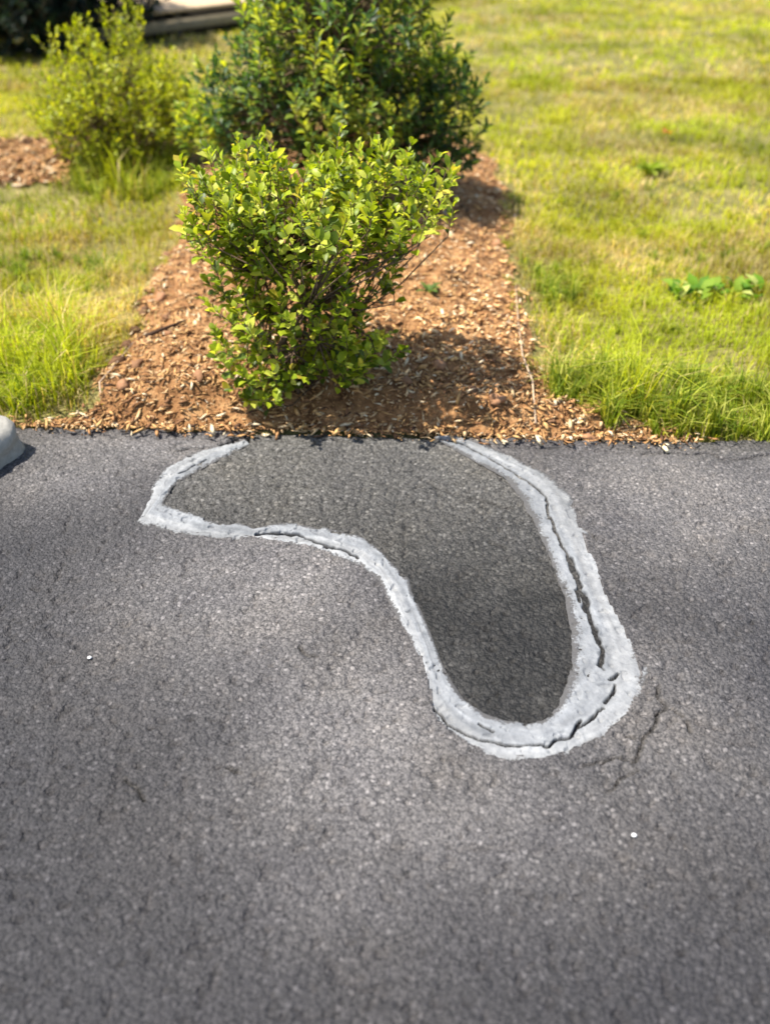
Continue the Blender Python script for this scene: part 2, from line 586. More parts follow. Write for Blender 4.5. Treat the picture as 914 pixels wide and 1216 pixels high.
nxf, nyf = 700, 440
xf = np.concatenate([[-60, -25, -10, -5, -3], np.linspace(-2.05, 2.05, nxf), [3, 5, 10, 25, 60]])
v = np.concatenate([[-30, -12, -5, -2.5, -1.2, -0.5], np.linspace(0.0, 1.0, nyf)])
DX, VV = np.meshgrid(xf, v)
YE = y_edge(DX)
DY = 0.32 + (YE - 0.32) * VV
fine = (np.abs(DX) < 2.06) & (VV >= 0)
near_edge = sstep(0.93, 1.0, VV)
Z = 0.004 * (fbm(DX * 3, DY * 3, 81, 3) - 0.5) * 2 + np.where(fine, rough(DX, DY, 91, 0.0033), 0)
Z -= near_edge * 0.012 * (0.4 + fbm(DX * 14, DY * 14, 95, 3))
inp = in_poly(DX, DY, PATCH_POLY)
dm = dist_poly(DX, DY, MIDLINE)
deep = inp & (dm > 0.004)
crd = crack_field(DX, DY, CR_DRIVE, 300)
crd = np.where(deep, 0, crd)
Z = Z - 0.022 * crd
# the old surface is cut out under the repair
band_poly_out = np.concatenate([np.concatenate([resample(GP(a), 60) for a in SEG_OUT]), GP([(520, 490), (305, 490)])])
in_out = in_poly(DX, DY, band_poly_out) & (dist_poly(DX, DY, np.concatenate([resample(GP(a), 60) for a in SEG_OUT])) > 0.014)
Z = np.where(in_out | deep, -0.055, Z)
ST = shade_field(DX, DY)  # shade painted into the driveway colour, left pale where sheen falls
V = np.stack([DX, DY, Z], -1).reshape(-1, 3)
F = grid_faces(len(xf), len(v))
# skirt at the far edge
nx = len(xf); last = (len(v) - 1) * nx
sk = V[last:last + nx].copy(); sk[:, 2] = -0.14; sk[:, 1] += 0.004
i = np.arange(nx - 1)
F = np.concatenate([F, np.stack([last + i, last + i + 1, len(V) + i + 1, len(V) + i], 1)])
V = np.concatenate([V, sk])
obj('driveway', make_mesh('driveway', V, F, smooth=True, extra={'painted_shade': np.concatenate([ST.ravel(), np.zeros(nx)]), 'crack': np.concatenate([crd.ravel() * 0.9, np.zeros(nx)])}),
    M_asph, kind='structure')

# ------------------------------------------------------------------ dark asphalt patch
p0 = PATCH_POLY.min(0) - 0.02; p1 = PATCH_POLY.max(0) + 0.02
R = 0.0055
PX, PY = np.meshgrid(np.arange(p0[0], p1[0], R), np.arange(p0[1], p1[1] + 0.1, R))
pm = in_poly(PX, PY, PATCH_POLY)
ye = y_edge(PX) - 0.012
pm &= PY < ye + R
PYc = np.minimum(PY, ye)
crp = crack_field(PX, PYc, CR_PATCH, 500)
PZ = -0.006 + 0.005 * (fbm(PX * 4, PYc * 4, 101, 3) - 0.5) + rough(PX * 1.15, PYc * 1.15, 111, 0.0034) - 0.014 * crp
PZ -= 0.012 * sstep(-0.03, 0.0, PYc - ye)
F = grid_faces(PX.shape[1], PX.shape[0])
F = F[pm.ravel()[F].all(1)]
used = np.unique(F); rm = np.zeros(PX.size, int); rm[used] = np.arange(len(used))
o = obj('asphalt_patch', make_mesh('asphalt_patch', np.stack([PX, PYc, PZ], -1).reshape(-1, 3)[used], rm[F], smooth=True,
        extra={'painted_shade': np.clip(1.05 * sstep(0.05, 0.85, 1 - (PYc.ravel()[used] - p0[1]) / (p1[1] - p0[1])) * (0.72 + 0.5 * fbm(PX.ravel()[used] * 11, PYc.ravel()[used] * 11, 77, 5)), 0, 1), 'crack': crp.ravel()[used] * 0.8}), M_patch,  # fading sheen painted into the patch colour, darker toward the near end
        label='dark grey boot-shaped asphalt repair patch framed by a pale sealant band', cat='asphalt patch')

# ------------------------------------------------------------------ pale sealant band
na = 520; nt_ = 64
A = np.concatenate([resample(GP(s), na)[:-1] for s in SEG_OUT]); B = np.concatenate([resample(GP(s), na)[:-1] for s in SEG_IN])


def smooth_line(P, n=3):
    for _ in range(n):
        Q = P.copy(); Q[1:-1] = 0.25 * P[:-2] + 0.5 * P[1:-1] + 0.25 * P[2:]; P = Q
    return P


A = smooth_line(A, 30); B = smooth_line(B, 30)
s = np.arange(len(A)) * 0.0035 * 300 / 520
dirn = (A - B); dirn /= np.linalg.norm(dirn, axis=1)[:, None] + 1e-9
A = A + dirn * (0.014 * (fbm(s * 14, s * 0 + 1, 121, 4) - 0.5) + 0.013)[:, None]
B = B - dirn * (0.014 * (fbm(s * 14, s * 0 + 5, 131, 4) - 0.5) + 0.007)[:, None]
tt = np.linspace(0, 1, nt_)
TX = A[:, None, 0] * (1 - tt) + B[:, None, 0] * tt
TY = A[:, None, 1] * (1 - tt) + B[:, None, 1] * tt
wd = np.linalg.norm(A - B, axis=1)[:, None]
prof = 1 - np.abs(2 * tt - 1)[None, :] ** 5
SS = s[:, None] + 0 * tt[None, :]
streak = fbm(tt[None, :] * wd * 55 + 3 + 0 * SS, SS * 4, 141, 3) - 0.5
TZ = -0.0028 + 0.0042 * prof + 0.002 * streak * prof + 0.8 * rough(TX, TY, 91, 0.0033)
crb = crack_field(TX, TY, CR_BAND, 700)
TZ -= 0.013 * crb
TZ -= 0.0016 * sstep(0.66, 0.8, vnoise(TX * 45, TY * 45, 161))
tone = 1.0 + 0.75 * streak + 0.12 * (fbm(TX * 8, TY * 8, 171, 2) - 0.5)
# inner layer is bluer and greyer than the brushed-on outer layer
inner = sstep(0.42, 0.55, tt[None, :] + 0.25 * (fbm(SS * 3, SS * 0, 181, 2) - 0.5)) + 0 * TX
tone = tone * (1.06 - 0.14 * inner)
# thin worn rim where the old surface shows through
rim = 0.46 * sstep(0.55, 1.05, np.abs(2 * tt - 1)[None, :] + 0.35 * (fbm(TX * 30, TY * 30, 191, 3) - 0.5)) - 0.04
colr = np.stack([tone * (1 - 0.02 * inner), tone, tone * (1 + 0.03 * inner)], -1)
F = grid_faces(nt_, len(A))
obj('sealant_band', make_mesh('sealant_band', np.stack([TX, TY, TZ], -1).reshape(-1, 3), F, colr.reshape(-1, 3), smooth=True, extra={'crack': np.clip(crb.ravel() * 1.2, 0, 1), 'rim': rim.ravel()}),
    M_seal, label='cracked pale grey sealant band outlining the dark asphalt patch', cat='sealant')

# ------------------------------------------------------------------ bark mulch shreds
def shreds(n, pts_fn, S, seed, lmin=0.006, lmax=0.042):
    r = np.random.default_rng(seed)
    P = pts_fn(r, n)
    x, y = P[:, 0], P[:, 1]
    spill = (samp(S, x, np.maximum(y, y_edge(x) + .03)) > .5) & (y > y_edge(x) - .004 - .07 * r.random(n) ** 3)
    ok = ((samp(S, x, y) > 0.10 + 0.6 * r.random(n)) & (y > y_edge(x) - 0.004)) | (spill & (y < y_edge(x)))
    x, y = x[ok], y[ok]; n = len(x)
    z = np.where(y < y_edge(x), .003, gz(x, np.maximum(y, y_edge(x) + 0.006)) + 0.012) + r.random(n) ** 2 * 0.016
    L = lmin + (lmax * 1.25 - lmin) * r.random(n) ** 3.4; W = L * (0.10 + 0.25 * r.random(n)) + 0.002
    a = r.random(n) * 2 * math.pi; e = (r.random(n) - 0.5) * 1.0
    d = np.stack([np.cos(a) * np.cos(e), np.sin(a) * np.cos(e), np.sin(e)], 1)
    u = np.stack([-np.sin(a), np.cos(a), (r.random(n) - 0.5) * 1.2], 1); u /= np.linalg.norm(u, axis=1)[:, None]
    w = np.cross(d, u)
    P = np.stack([x, y, z], 1)
    bend = (r.random(n) - 0.5)[:, None] * 0.3 * L[:, None] * w
    h = (W * 0.35)[:, None] * w
    V = np.stack([P - d * L[:, None] / 2 - u * W[:, None] * .3, P - d * L[:, None] / 2 + u * W[:, None] * .3,
                  P + bend + u * W[:, None] / 2, P + bend - u * W[:, None] / 2, P + bend + h,
                  P + d * L[:, None] / 2 - u * W[:, None] * .25, P + d * L[:, None] / 2 + u * W[:, None] * .2], 1)
    f = np.array([[0, 3, 4], [0, 4, 1], [1, 4, 2], [3, 5, 4], [5, 6, 4], [6, 2, 4], [0, 1, 2], [0, 2, 3], [3, 2, 6], [3, 6, 5]])
    F = (np.arange(n)[:, None, None] * 7 + f[None]).reshape(-1, 3)
    pal = np.array([[.46, .245, .10], [.34, .165, .07], [.55, .35, .185], [.20, .095, .045], [.62, .47, .31], [.07, .035, .02], [.48, .27, .11]])
    wgt = np.array([.28, .22, .17, .12, .08, .05, .08])
    # sunlight on the right flank is painted in as paler chips
    c = pal[r.choice(len(pal), n, p=wgt)] * (0.8 + 0.45 * fbm(x * 6, y * 6, 201, 3))[:, None]
    c = c * (0.78 + 0.5 * fbm(x * 4 + 2, y * 4, 207, 3))[:, None] * np.array([1.0, 1.06, 1.05])
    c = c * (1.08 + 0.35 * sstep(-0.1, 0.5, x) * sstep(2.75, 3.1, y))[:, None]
    c = np.repeat(c, 7, 0)
    return make_mesh('bark_mulch', V.reshape(-1, 3), F, c)


def pts_bed(r, n):
    y = 2.4 + 4.4 * r.random(n) ** 1.7
    return np.stack([-2.0 + 3.8 * r.random(n), y], 1)


def pts_ring(r, n):
    return np.stack([RING[:, 0].min() + (RING[:, 0].max() - RING[:, 0].min()) * r.random(n), RING[:, 1].min() - .1 + (RING[:, 1].max() - RING[:, 1].min() + .2) * r.random(n)], 1)


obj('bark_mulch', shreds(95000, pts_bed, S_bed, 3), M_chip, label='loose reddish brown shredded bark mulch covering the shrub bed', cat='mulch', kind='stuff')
obj('bark_mulch', shreds(9000, pts_ring, S_ring, 4, 0.02, 0.08), M_chip, label='reddish bark mulch under the round olive shrub on the lawn', cat='mulch', kind='stuff')

# ------------------------------------------------------------------ grass
DECK_A = G(165, 50); DECK_B = G(560, -12)


def grass(n, x0, x1, y0, y1, h0, h1, w, seed, straw=0.25, power=1.0):
    r = np.random.default_rng(seed)
    y = y0 + (y1 - y0) * r.random(n) ** power
    x = x0 + (x1 - x0) * r.random(n)
    cover = fbm(x * 2.3, y * 2.3, 211, 3)
    Sm = samp(S_bed, x, y) + samp(S_ring, x, y)
    inside = (x > BX0) & (x < BX1) & (y < BY1)
    Sm = np.where(inside, Sm, 0)
    ok = (Sm < 0.18 + 0.75 * r.random(n) ** 2 * (fbm(x * 9, y * 9, 215, 2) > .5)) & (y > y_edge(x) + 0.01) & (r.random(n) < 0.35 + 1.3 * sstep(0.28, 0.55, cover))
    x, y, cover = x[ok], y[ok], cover[ok]; n = len(x)
    z = gz(x, y) - 0.004
    clump = sstep(.2, .85, fbm(x * 7, y * 7, 221, 2)) * 1.25
    tall = h0 + (h1 - h0) * r.random(n) * (0.25 + 1.2 * clump)
    lush = sstep(0.46, 0.66, fbm(x * 1.5 + 4, y * 1.5, 231, 3))
    # uncut fringe next to the bed and driveway
    eb = np.where(inside[ok], samp(H_edge, x, y), 0)
    tall = tall * (1 + 2.3 * eb * (0.25 + clump))
    lush = np.clip(lush + 0.75 * eb, 0, 1)
    a = r.random(n) * 2 * math.pi
    lean = 0.2 + 0.95 * r.random(n)
    d = np.stack([np.cos(a), np.sin(a), 0 * a], 1)
    sdir = np.stack([-np.sin(a), np.cos(a), 0 * a], 1)
    W = (w * (0.6 + 0.8 * r.random(n)))[:, None]; H = tall[:, None]
    P = np.stack([x, y, z], 1); up = np.array([0, 0, 1.0])
    m = P + up * H * 0.55 + d * H * (0.25 * lean)[:, None]
    t = P + up * (H * (1.0 - 0.35 * lean[:, None])) + d * H * (0.85 * lean)[:, None]
    V = np.stack([P - sdir * W / 2, P + sdir * W / 2, m + sdir * W * .42, m - sdir * W * .42, t], 1)
    f = np.array([[0, 1, 2], [0, 2, 3], [3, 2, 4]])
    F = (np.arange(n)[:, None, None] * 5 + f[None]).reshape(-1, 3)
    k = r.random(n)
    green = np.array([.16, .235, .014]); lime = np.array([.40, .44, .024]); olive = np.array([.36, .35, .026]); strawc = np.array([.46, .37, .16])
    mixv = (vnoise(x * 5, y * 5, 241) * .6 + k * .4)[:, None]
    c = olive * (1 - mixv) + lime * mixv
    c = c * (1 - lush[:, None] * .75) + (green * (1 - mixv) + lime * mixv) * lush[:, None] * .75
    dry = (r.random(n) < straw * (0.4 + 2.6 * sstep(0.46, 0.62, fbm(x * 1.9 - 3, y * 1.9 + 8, 251, 3))) * (1 - 0.8 * lush))
    nb = np.where(inside[ok], samp(N_bed, x, y), 0)
    wl = .7 * (x < -.3) * (y > 3.05) * (y < 4.9) * sstep(.38, .6, fbm(x * 2.6 + 1, y * 5.5, 261, 3))
    dry = dry | (r.random(n) < .65 * wl) | (r.random(n) < .75 * nb * (1 - .9 * eb))
    c = np.where(dry[:, None], strawc * (0.7 + 0.6 * k[:, None]), c)
    c = c * (0.75 + 0.5 * r.random(n))[:, None] * (0.72 + 0.6 * sstep(.25, .75, fbm(x * 1.6 + 9, y * 1.6, 271, 4)))[:, None]
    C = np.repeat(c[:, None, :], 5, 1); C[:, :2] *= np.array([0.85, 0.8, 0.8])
    return V.reshape(-1, 3), F, C.reshape(-1, 3)


# fringe weight: lawn within about 25 cm of the driveway
fr_poly_r = GP([(640, 500), (650, 455), (700, 440), (800, 460), (980, 470), (980, 530), (800, 520), (700, 505)])
fr_poly_l = GP([(-120, 500), (-120, 380), (60, 380), (120, 410), (105, 485), (40, 500)])
fr_poly_m = GP([(635, 330), (670, 320), (690, 350), (650, 375)])
fr_poly_n = GP([(90, 205), (215, 200), (225, 240), (100, 240)])
H_edge = blur((in_poly(XX, YY, fr_poly_r) | in_poly(XX, YY, fr_poly_l) | in_poly(XX, YY, fr_poly_n)).astype(float), 3.0)

N_bed = np.clip(blur(m_bed, 6.0) * 2.2 + blur(m_ring, 6.0), 0, 1)

gb = Buf()
for args in [(95000, -3.2, 3.4, 2.45, 4.6, 0.03, 0.085, 0.0042, 31, 0.22),
             (105000, -6.0, 6.5, 4.4, 8.5, 0.035, 0.085, 0.0075, 32, 0.22),
             (95000, -9, 11, 8.0, 19, 0.04, 0.09, 0.015, 33, 0.25)]:
    gb.add(*grass(*args))


def tufts(n, poly_px, h, blades, seed, pal):
    r = np.random.default_rng(seed)
    P = GP(poly_px); lo, hi = P.min(0), P.max(0)
    q = lo + (hi - lo) * r.random((n * 6, 2))
    q = q[in_poly(q[:, 0], q[:, 1], P) & (q[:, 1] > y_edge(q[:, 0]) + .012)][:n]
    pal = np.array(pal)
    for cx, cy in q:
        k = int(blades * (.6 + .8 * r.random())); hh = h * (.55 + .75 * r.random())
        a = r.random(k) * 6.283; lean = r.random(k) ** .8 * 1.05
        d = np.stack([np.cos(a), np.sin(a), 0 * a], 1); sd = np.stack([-np.sin(a), np.cos(a), 0 * a], 1)
        b = np.stack([cx + r.normal(size=k) * .012, cy + r.normal(size=k) * .012, np.full(k, float(gz(cx, cy)) - .005)], 1)
        H = (hh * (.55 + .6 * r.random(k)))[:, None]; W = (.0035 + .003 * r.random(k))[:, None]
        m = b + np.array([0, 0, 1.]) * H * .6 + d * H * (.28 * lean)[:, None]
        t = b + np.array([0, 0, 1.]) * H * (1 - .38 * lean)[:, None] + d * H * (.95 * lean)[:, None]
        V = np.stack([b - sd * W / 2, b + sd * W / 2, m + sd * W * .45, m - sd * W * .45, t], 1)
        F = (np.arange(k)[:, None, None] * 5 + np.array([[0, 1, 2], [0, 2, 3], [3, 2, 4]])[None]).reshape(-1, 3)
        c = pal[r.choice(len(pal), k)] * (.75 + .5 * r.random(k))[:, None] * (.8 + .4 * r.random())
        gb.add(V.reshape(-1, 3), F, np.repeat(c, 5, 0))


PG = [[.17, .24, .018], [.33, .37, .04], [.43, .44, .09], [.13, .19, .016]]
tufts(120, [(640, 492), (655, 455), (720, 440), (820, 460), (1000, 470), (1000, 530), (830, 522), (720, 505)], .15, 34, 41, PG)
tufts(80, [(-140, 500), (-140, 385), (60, 385), (118, 420), (105, 484), (30, 500)], .115, 30, 42, [[.15, .24, .014], [.26, .35, .025], [.36, .41, .05], [.11, .18, .013]])
tufts(26, [(628, 330), (668, 318), (690, 350), (650, 378)], .09, 26, 43, PG)
tufts(40, [(90, 205), (215, 200), (228, 235), (100, 236)], .16, 30, 44, PG)
tufts(45, [(-60, 300), (130, 300), (175, 330), (120, 355), (-60, 350)], .085, 26, 45, [[.15, .22, .016], [.22, .28, .03], [.11, .17, .015]])
tufts(160, [(640, 470), (600, 230), (900, 200), (1300, 240), (1300, 470)], .07, 22, 46, PG)
tufts(16, [(120, 440), (190, 330), (240, 220), (255, 230), (205, 340), (140, 450)], .06, 14, 47, [[.42, .38, .12], [.30, .31, .04]])
tufts(18, [(600, 250), (612, 350), (640, 480), (630, 480), (600, 350), (590, 250)], .06, 14, 48, [[.42, .38, .12], [.30, .31, .04]])
obj('grass', gb.mesh('grass'), M_grass, label='sunlit patchy yellow green lawn grass around the shrub bed', cat='grass', kind='stuff')


# ------------------------------------------------------------------ leaves and shrubs
LEAF_F = np.array([[0, 2, 1], [0, 3, 2], [1, 2, 5], [1, 5, 4], [2, 3, 6], [2, 6, 5], [4, 5, 7], [5, 6, 7]])


def leaf_shape(wide=0.5, fold=0.12, curl=0.15):
    """unit leaf along +X, normal +Z, length 1"""
    return np.array([[0, 0, 0], [.36, wide * .42, fold], [.36, 0, .02], [.36, -wide * .42, fold],
                     [.70, wide * .46, fold - curl * .4], [.70, 0, -curl * .35], [.70, -wide * .46, fold - curl * .4], [1, 0, -curl]])


def leaf_arrays(P, D, Nn, L, C, wide=0.5):
    D = D / (np.linalg.norm(D, axis=1)[:, None] + 1e-9)
    Sd = np.cross(Nn, D); Sd /= np.linalg.norm(Sd, axis=1)[:, None] + 1e-9
    Nz = np.cross(D, Sd)
    U = leaf_shape(wide)
    V = P[:, None, :] + L[:, None, None] * (U[None, :, 0:1] * D[:, None, :] + U[None, :, 1:2] * Sd[:, None, :] + U[None, :, 2:3] * Nz[:, None, :])
    n = len(P)
    F = (np.arange(n)[:, None, None] * 8 + LEAF_F[None]).reshape(-1, 3)
    return V.reshape(-1, 3), F, np.repeat(C, 8, 0), (D, Sd, Nz)


def crown_points(r, blobs, n, mind, shell=0.55):
    """poisson-ish clump centres in a union of ellipsoids (cx,cy,cz,rx,ry,rz,weight)"""
    W = np.array([b[6] for b in blobs]); W = W / W.sum()
    out = []; tries = 0
    while len(out) < n and tries < n * 60:
        tries += 1
        b = blobs[r.choice(len(blobs), p=W)]
        d = r.normal(size=3); d /= np.linalg.norm(d)
        q = (shell + (1 - shell) * r.random()) if r.random() < .8 else r.random() ** .5
        p = np.array(b[:3]) + d * np.array(b[3:6]) * q
        if all(np.sum((p - o) ** 2) > mind * mind for o in out):
            out.append(p)
    return np.array(out)


def shrub(name, label, base, blobs, nclump, mind, leaves, twig, leaf_len, color_fn, seed, wide=0.5, hubs=7, upright=0.5,
          single=0, stemr=0.009, stemc=(.13, .085, .055), leafname='leaf', droop=0.0, group=None):
    r = np.random.default_rng(seed)
    base = np.array(base, float)
    root = empty(name, base, label, 'shrub', group)
    C = crown_points(r, blobs, nclump, mind)
    cen = np.mean(C, 0)
    zb = base[2]
    # stems: base -> hub points -> clumps
    hb = C[r.choice(len(C), hubs, replace=False)]
    hb = base + (hb - base) * np.array([.55, .55, .6])
    sb = Buf(); sc = np.array(stemc)
    for h in hb:
        st = base + np.array([r.normal() * .03, r.normal() * .03, -.03])
        mid = st * .5 + h * .5 + r.normal(size=3) * .03 + np.array([0, 0, .03])
        tube(sb, [st - base, mid - base, h - base], [stemr * 1.2, stemr, stemr * .7], 6, sc * (0.8 + .4 * r.random()))
    PP = []; DD = []; NN = []; LL = []; CC = []
    for c in C:
        h = hb[np.argmin(np.sum((hb - c) ** 2, 1) + 0.15 * r.random(len(hb)))]
        out = (c - np.array([cen[0], cen[1], base[2] + .35 * (cen[2] - base[2])]))
        out /= np.linalg.norm(out) + 1e-9
        td = out * (1 - upright) + np.array([0, 0, 1]) * upright + r.normal(size=3) * .22
        td /= np.linalg.norm(td)
        tl = twig * (0.6 + .8 * r.random())
        tip = c + td * tl * .5; st = c - td * tl * .5
        m = (h + st) / 2 + r.normal(size=3) * .025
        tube(sb, [h - base, m - base, st - base, tip - base], [stemr * .45, stemr * .35, stemr * .28, stemr * .12], 4, sc * (0.7 + .7 * r.random()))
        k = int(leaves * (0.6 + .8 * r.random()))
        f = (np.arange(k) + r.random(k)) / k
        az = np.arange(k) * 2.399 + r.random() * 6
        a = np.cross(td, [0.2, .3, .9]); a /= np.linalg.norm(a) + 1e-9; b = np.cross(td, a)
        rad = np.cos(az)[:, None] * a + np.sin(az)[:, None] * b
        open_ = (1.15 - .85 * f)[:, None]
        d = td[None] * (1.15 - open_ * .75) + rad * open_ + r.normal(size=(k, 3)) * .18
        d[:, 2] += .12 - droop
        nn = td[None] * .8 - rad * .25 + np.array([0, 0, .6]) + r.normal(size=(k, 3)) * .35
        PP.append(st + (tip - st) * f[:, None] + rad * .004); DD.append(d); NN.append(nn)
        LL.append(leaf_len * (0.45 + .9 * r.random(k)) * (1.05 - .35 * f))
        CC.append(color_fn(r, c, k, f))
    PP = np.concatenate(PP) - base; DD = np.concatenate(DD); NN = np.concatenate(NN); LL = np.concatenate(LL); CC = np.concatenate(CC)
    obj('stems', sb.mesh('stems', True), M_bark, root)
    V, F, Cc, (Dn, Sn, Zn) = leaf_arrays(PP, DD, NN, LL, CC, wide)
    keep = np.ones(len(PP), bool)
    if single:
        view = CAMP - (PP + base)
        dist = np.linalg.norm(view, axis=1)
        fac = np.abs(np.sum(Zn * view / dist[:, None], 1)) * LL ** 2 / dist ** 2
        front = -(PP[:, 1]) + 0.5 * PP[:, 2]
        score = fac / fac.mean() + 1.6 * (front - front.mean()) / front.std()
        pick = np.argsort(-score)[:single]
        keep[pick] = False
        # shared leaf meshes, one per tint
        nb = 10
        lum = CC[pick] @ np.array([.3, .6, .1])
        order = np.argsort(lum); grp = np.zeros(len(pick), int)
        for q, ch in enumerate(np.array_split(order, nb)): grp[ch] = q
        meshes = []
        for q in range(nb):
            cm = CC[pick][grp == q].mean(0)
            me = make_mesh(leafname, leaf_shape(wide, .10 + .02 * (q % 3), .1 + .04 * (q % 4)), LEAF_F, np.tile(cm, (8, 1)))
            me.materials.append(M_leaf); meshes.append(me)
        for j, i_ in enumerate(pick):
            M = Matrix(((Dn[i_][0], Sn[i_][0], Zn[i_][0]), (Dn[i_][1], Sn[i_][1], Zn[i_][1]), (Dn[i_][2], Sn[i_][2], Zn[i_][2]))).to_4x4()
            o = obj('leaf', meshes[grp[j]], None, root)
            o.matrix_local = Matrix.Translation(Vector(PP[i_])) @ M @ Matrix.Scale(float(LL[i_]), 4)
        V, F, Cc, _ = leaf_arrays(PP[keep], DD[keep], NN[keep], LL[keep], CC[keep], wide)
    obj('foliage', make_mesh('foliage', V, F, Cc), M_leaf, root, kind='stuff')
    return root


def col_mix(r, k, pal, w, v=0.25):
    pal = np.array(pal)
    return pal[r.choice(len(pal), k, p=w)] * (1 - v + 2 * v * r.random(k))[:, None]


# --- front shrub (bright, loose, open)
fb = G(350, 470, 0.03); fy = fb[1]


def P3(px, py, y): return tuple(at_y(px, py, y))


def S(pxr, y):
    """photo pixels -> metres at ground distance y (seen at mid height)"""
    return pxr * math.hypot(y, 1.0) / FPX


def fcol(r, c, k, f):
    fresh = r.random() < .55
    pal = [[.20, .27, .016], [.32, .39, .024], [.08, .125, .012], [.48, .51, .08], [.50, .42, .06]]
    w = [.26, .33, .10, .24, .07] if fresh else [.36, .2, .3, .11, .03]
    return col_mix(r, k, pal, w)


blobs = [(*P3(360, 255, fy + .05), S(112, fy), .35, S(62, fy), 2.8), (*P3(275, 240, fy + .08), S(62, fy), .24, S(50, fy), 1.6), (*P3(458, 236, fy + .1), S(82, fy), .27, S(44, fy), 1.8),
         (*P3(345, 345, fy - .02), S(88, fy), .26, S(62, fy), 2), (*P3(352, 412, fy - .04), S(96, fy), .22, S(46, fy), 2.4), (*P3(285, 305, fy), S(56, fy), .22, S(70, fy), 1.2), (*P3(262, 235, fy + .05), S(38, fy), .15, S(48, fy), .7),
         (*P3(500, 242, fy + .1), S(36, fy), .12, S(24, fy), .45), (*P3(455, 300, fy + .03), S(34, fy), .14, S(40, fy), .55), (*P3(400, 205, fy + .1), S(16, fy), .06, S(30, fy), .25), (*P3(452, 200, fy + .1), S(20, fy), .07, S(26, fy), .3), (*P3(300, 208, fy + .1), S(16, fy), .06, S(26, fy), .22), (*P3(308, 462, fy - .1), S(32, fy), .08, S(22, fy), .55), (*P3(425, 405, fy - .05), S(48, fy), .16, S(40, fy), 1.1)]
shrub('leafy_shrub', 'loose bright green leafy shrub in the mulch beside the asphalt patch', (fb[0], fb[1], float(gz(fb[0], fb[1]))), blobs, 340, 0.048, 17, 0.125, 0.040, fcol, 5,
      wide=0.66, hubs=13, upright=.58, single=300, stemr=.007)

# --- middle shrub (large, dense, dark blue green with yellow green shoots)
my = 4.75
mb = (float(at_y(400, 200, my)[0]), my, 0.0); mb = (mb[0], mb[1], float(gz(mb[0], mb[1])))
fresh_c = [P3(395, 95, my - .5), P3(410, 140, my - .5), P3(242, 165, my + .02), P3(236, 135, my + .05), P3(480, 30, my - .1), P3(520, 15, my), P3(455, 185, my - .5), P3(350, 30, my - .2)]
fresh_c = np.array(fresh_c)


def mcol(r, c, k, f):
    d = np.min(np.sum((fresh_c - c) ** 2, 1))
    pal = [[.030, .066, .02], [.055, .11, .03], [.10, .175, .045], [.19, .265, .04], [.38, .42, .04]]
    if d < .07: w = [.03, .07, .2, .35, .35]
    elif r.random() < .25: w = [.15, .25, .3, .25, .05]
    else: w = [.30, .34, .23, .11, .02]
    return col_mix(r, k, pal, w)


blobs = [(*P3(400, 105, my), S(135, my), .55, S(85, my), 4), (*P3(400, 30, my), S(125, my), .5, S(75, my), 3), (*P3(300, 130, my - .1), S(65, my), .35, S(60, my), 1.2),
         (*P3(510, 150, my), S(58, my), .35, S(58, my), 1.4), (*P3(400, -40, my + .05), S(100, my), .42, S(60, my), 1.3), (*P3(240, 155, my + .05), S(26, my), .15, S(36, my), .4),
         (*P3(535, 95, my + .1), S(36, my), .25, S(36, my), .5), (*P3(520, 185, my), S(42, my), .25, S(28, my), .5), (*P3(395, 120, my - .45), S(40, my), .12, S(60, my), .5)]
shrub('broad_shrub', 'large dense dark green shrub with yellow-green shoots in the mulch bed', mb, blobs, 560, 0.066, 20, 0.15, 0.058, mcol, 9, wide=0.42, hubs=14, upright=.5, stemr=.012)

# --- olive shrub on its own mulch ring
ly = G(150, 196, 0)[1]
lx = float(at_y(145, 190, ly)[0])


def lcol(r, c, k, f):
    pal = [[.26, .31, .008], [.38, .42, .010], [.11, .145, .008], [.46, .47, .02]]
    return col_mix(r, k, pal, [.36, .3, .2, .14])


blobs = [(*P3(138, 140, ly), S(94, ly), .5, S(44, ly), 3), (*P3(140, 100, ly), S(74, ly), .42, S(36, ly), 1.7), (*P3(85, 130, ly), S(46, ly), .3, S(38, ly), 1.2), (*P3(198, 130, ly), S(42, ly), .3, S(44, ly), 1.2),
         (*P3(148, 40, ly), S(20, ly), .12, S(24, ly), .45), (*P3(97, 48, ly), S(13, ly), .08, S(18, ly), .3), (*P3(58, 62, ly), S(9, ly), .06, S(12, ly), .12), (*P3(135, 165, ly - .1), S(70, ly), .3, S(22, ly), .8)]
shrub('rounded_shrub', 'rounded olive yellow shrub with upright twigs on its own mulch ring', (lx, ly, float(gz(lx, ly))), blobs, 430, 0.055, 20, 0.19, 0.042, lcol, 13, wide=0.45, hubs=16, upright=.72,
      stemr=.008, stemc=(.16, .11, .06))

# --- dark evergreens beside the deck
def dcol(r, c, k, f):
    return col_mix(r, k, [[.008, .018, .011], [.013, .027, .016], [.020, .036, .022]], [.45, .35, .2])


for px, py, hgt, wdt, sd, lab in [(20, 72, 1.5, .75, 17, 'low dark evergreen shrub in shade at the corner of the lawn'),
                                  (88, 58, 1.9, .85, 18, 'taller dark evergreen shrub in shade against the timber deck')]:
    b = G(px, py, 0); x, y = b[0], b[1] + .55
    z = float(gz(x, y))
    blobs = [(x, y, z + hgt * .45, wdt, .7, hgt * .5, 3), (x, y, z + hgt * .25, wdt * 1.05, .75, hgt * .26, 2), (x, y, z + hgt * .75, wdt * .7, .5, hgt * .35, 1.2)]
    shrub('evergreen_shrub', lab, (x, y, z), blobs, 330, 0.12, 22, 0.24, 0.10, dcol, sd, wide=0.4, hubs=10, upright=.4, stemr=.015, group='dark evergreens by the deck')

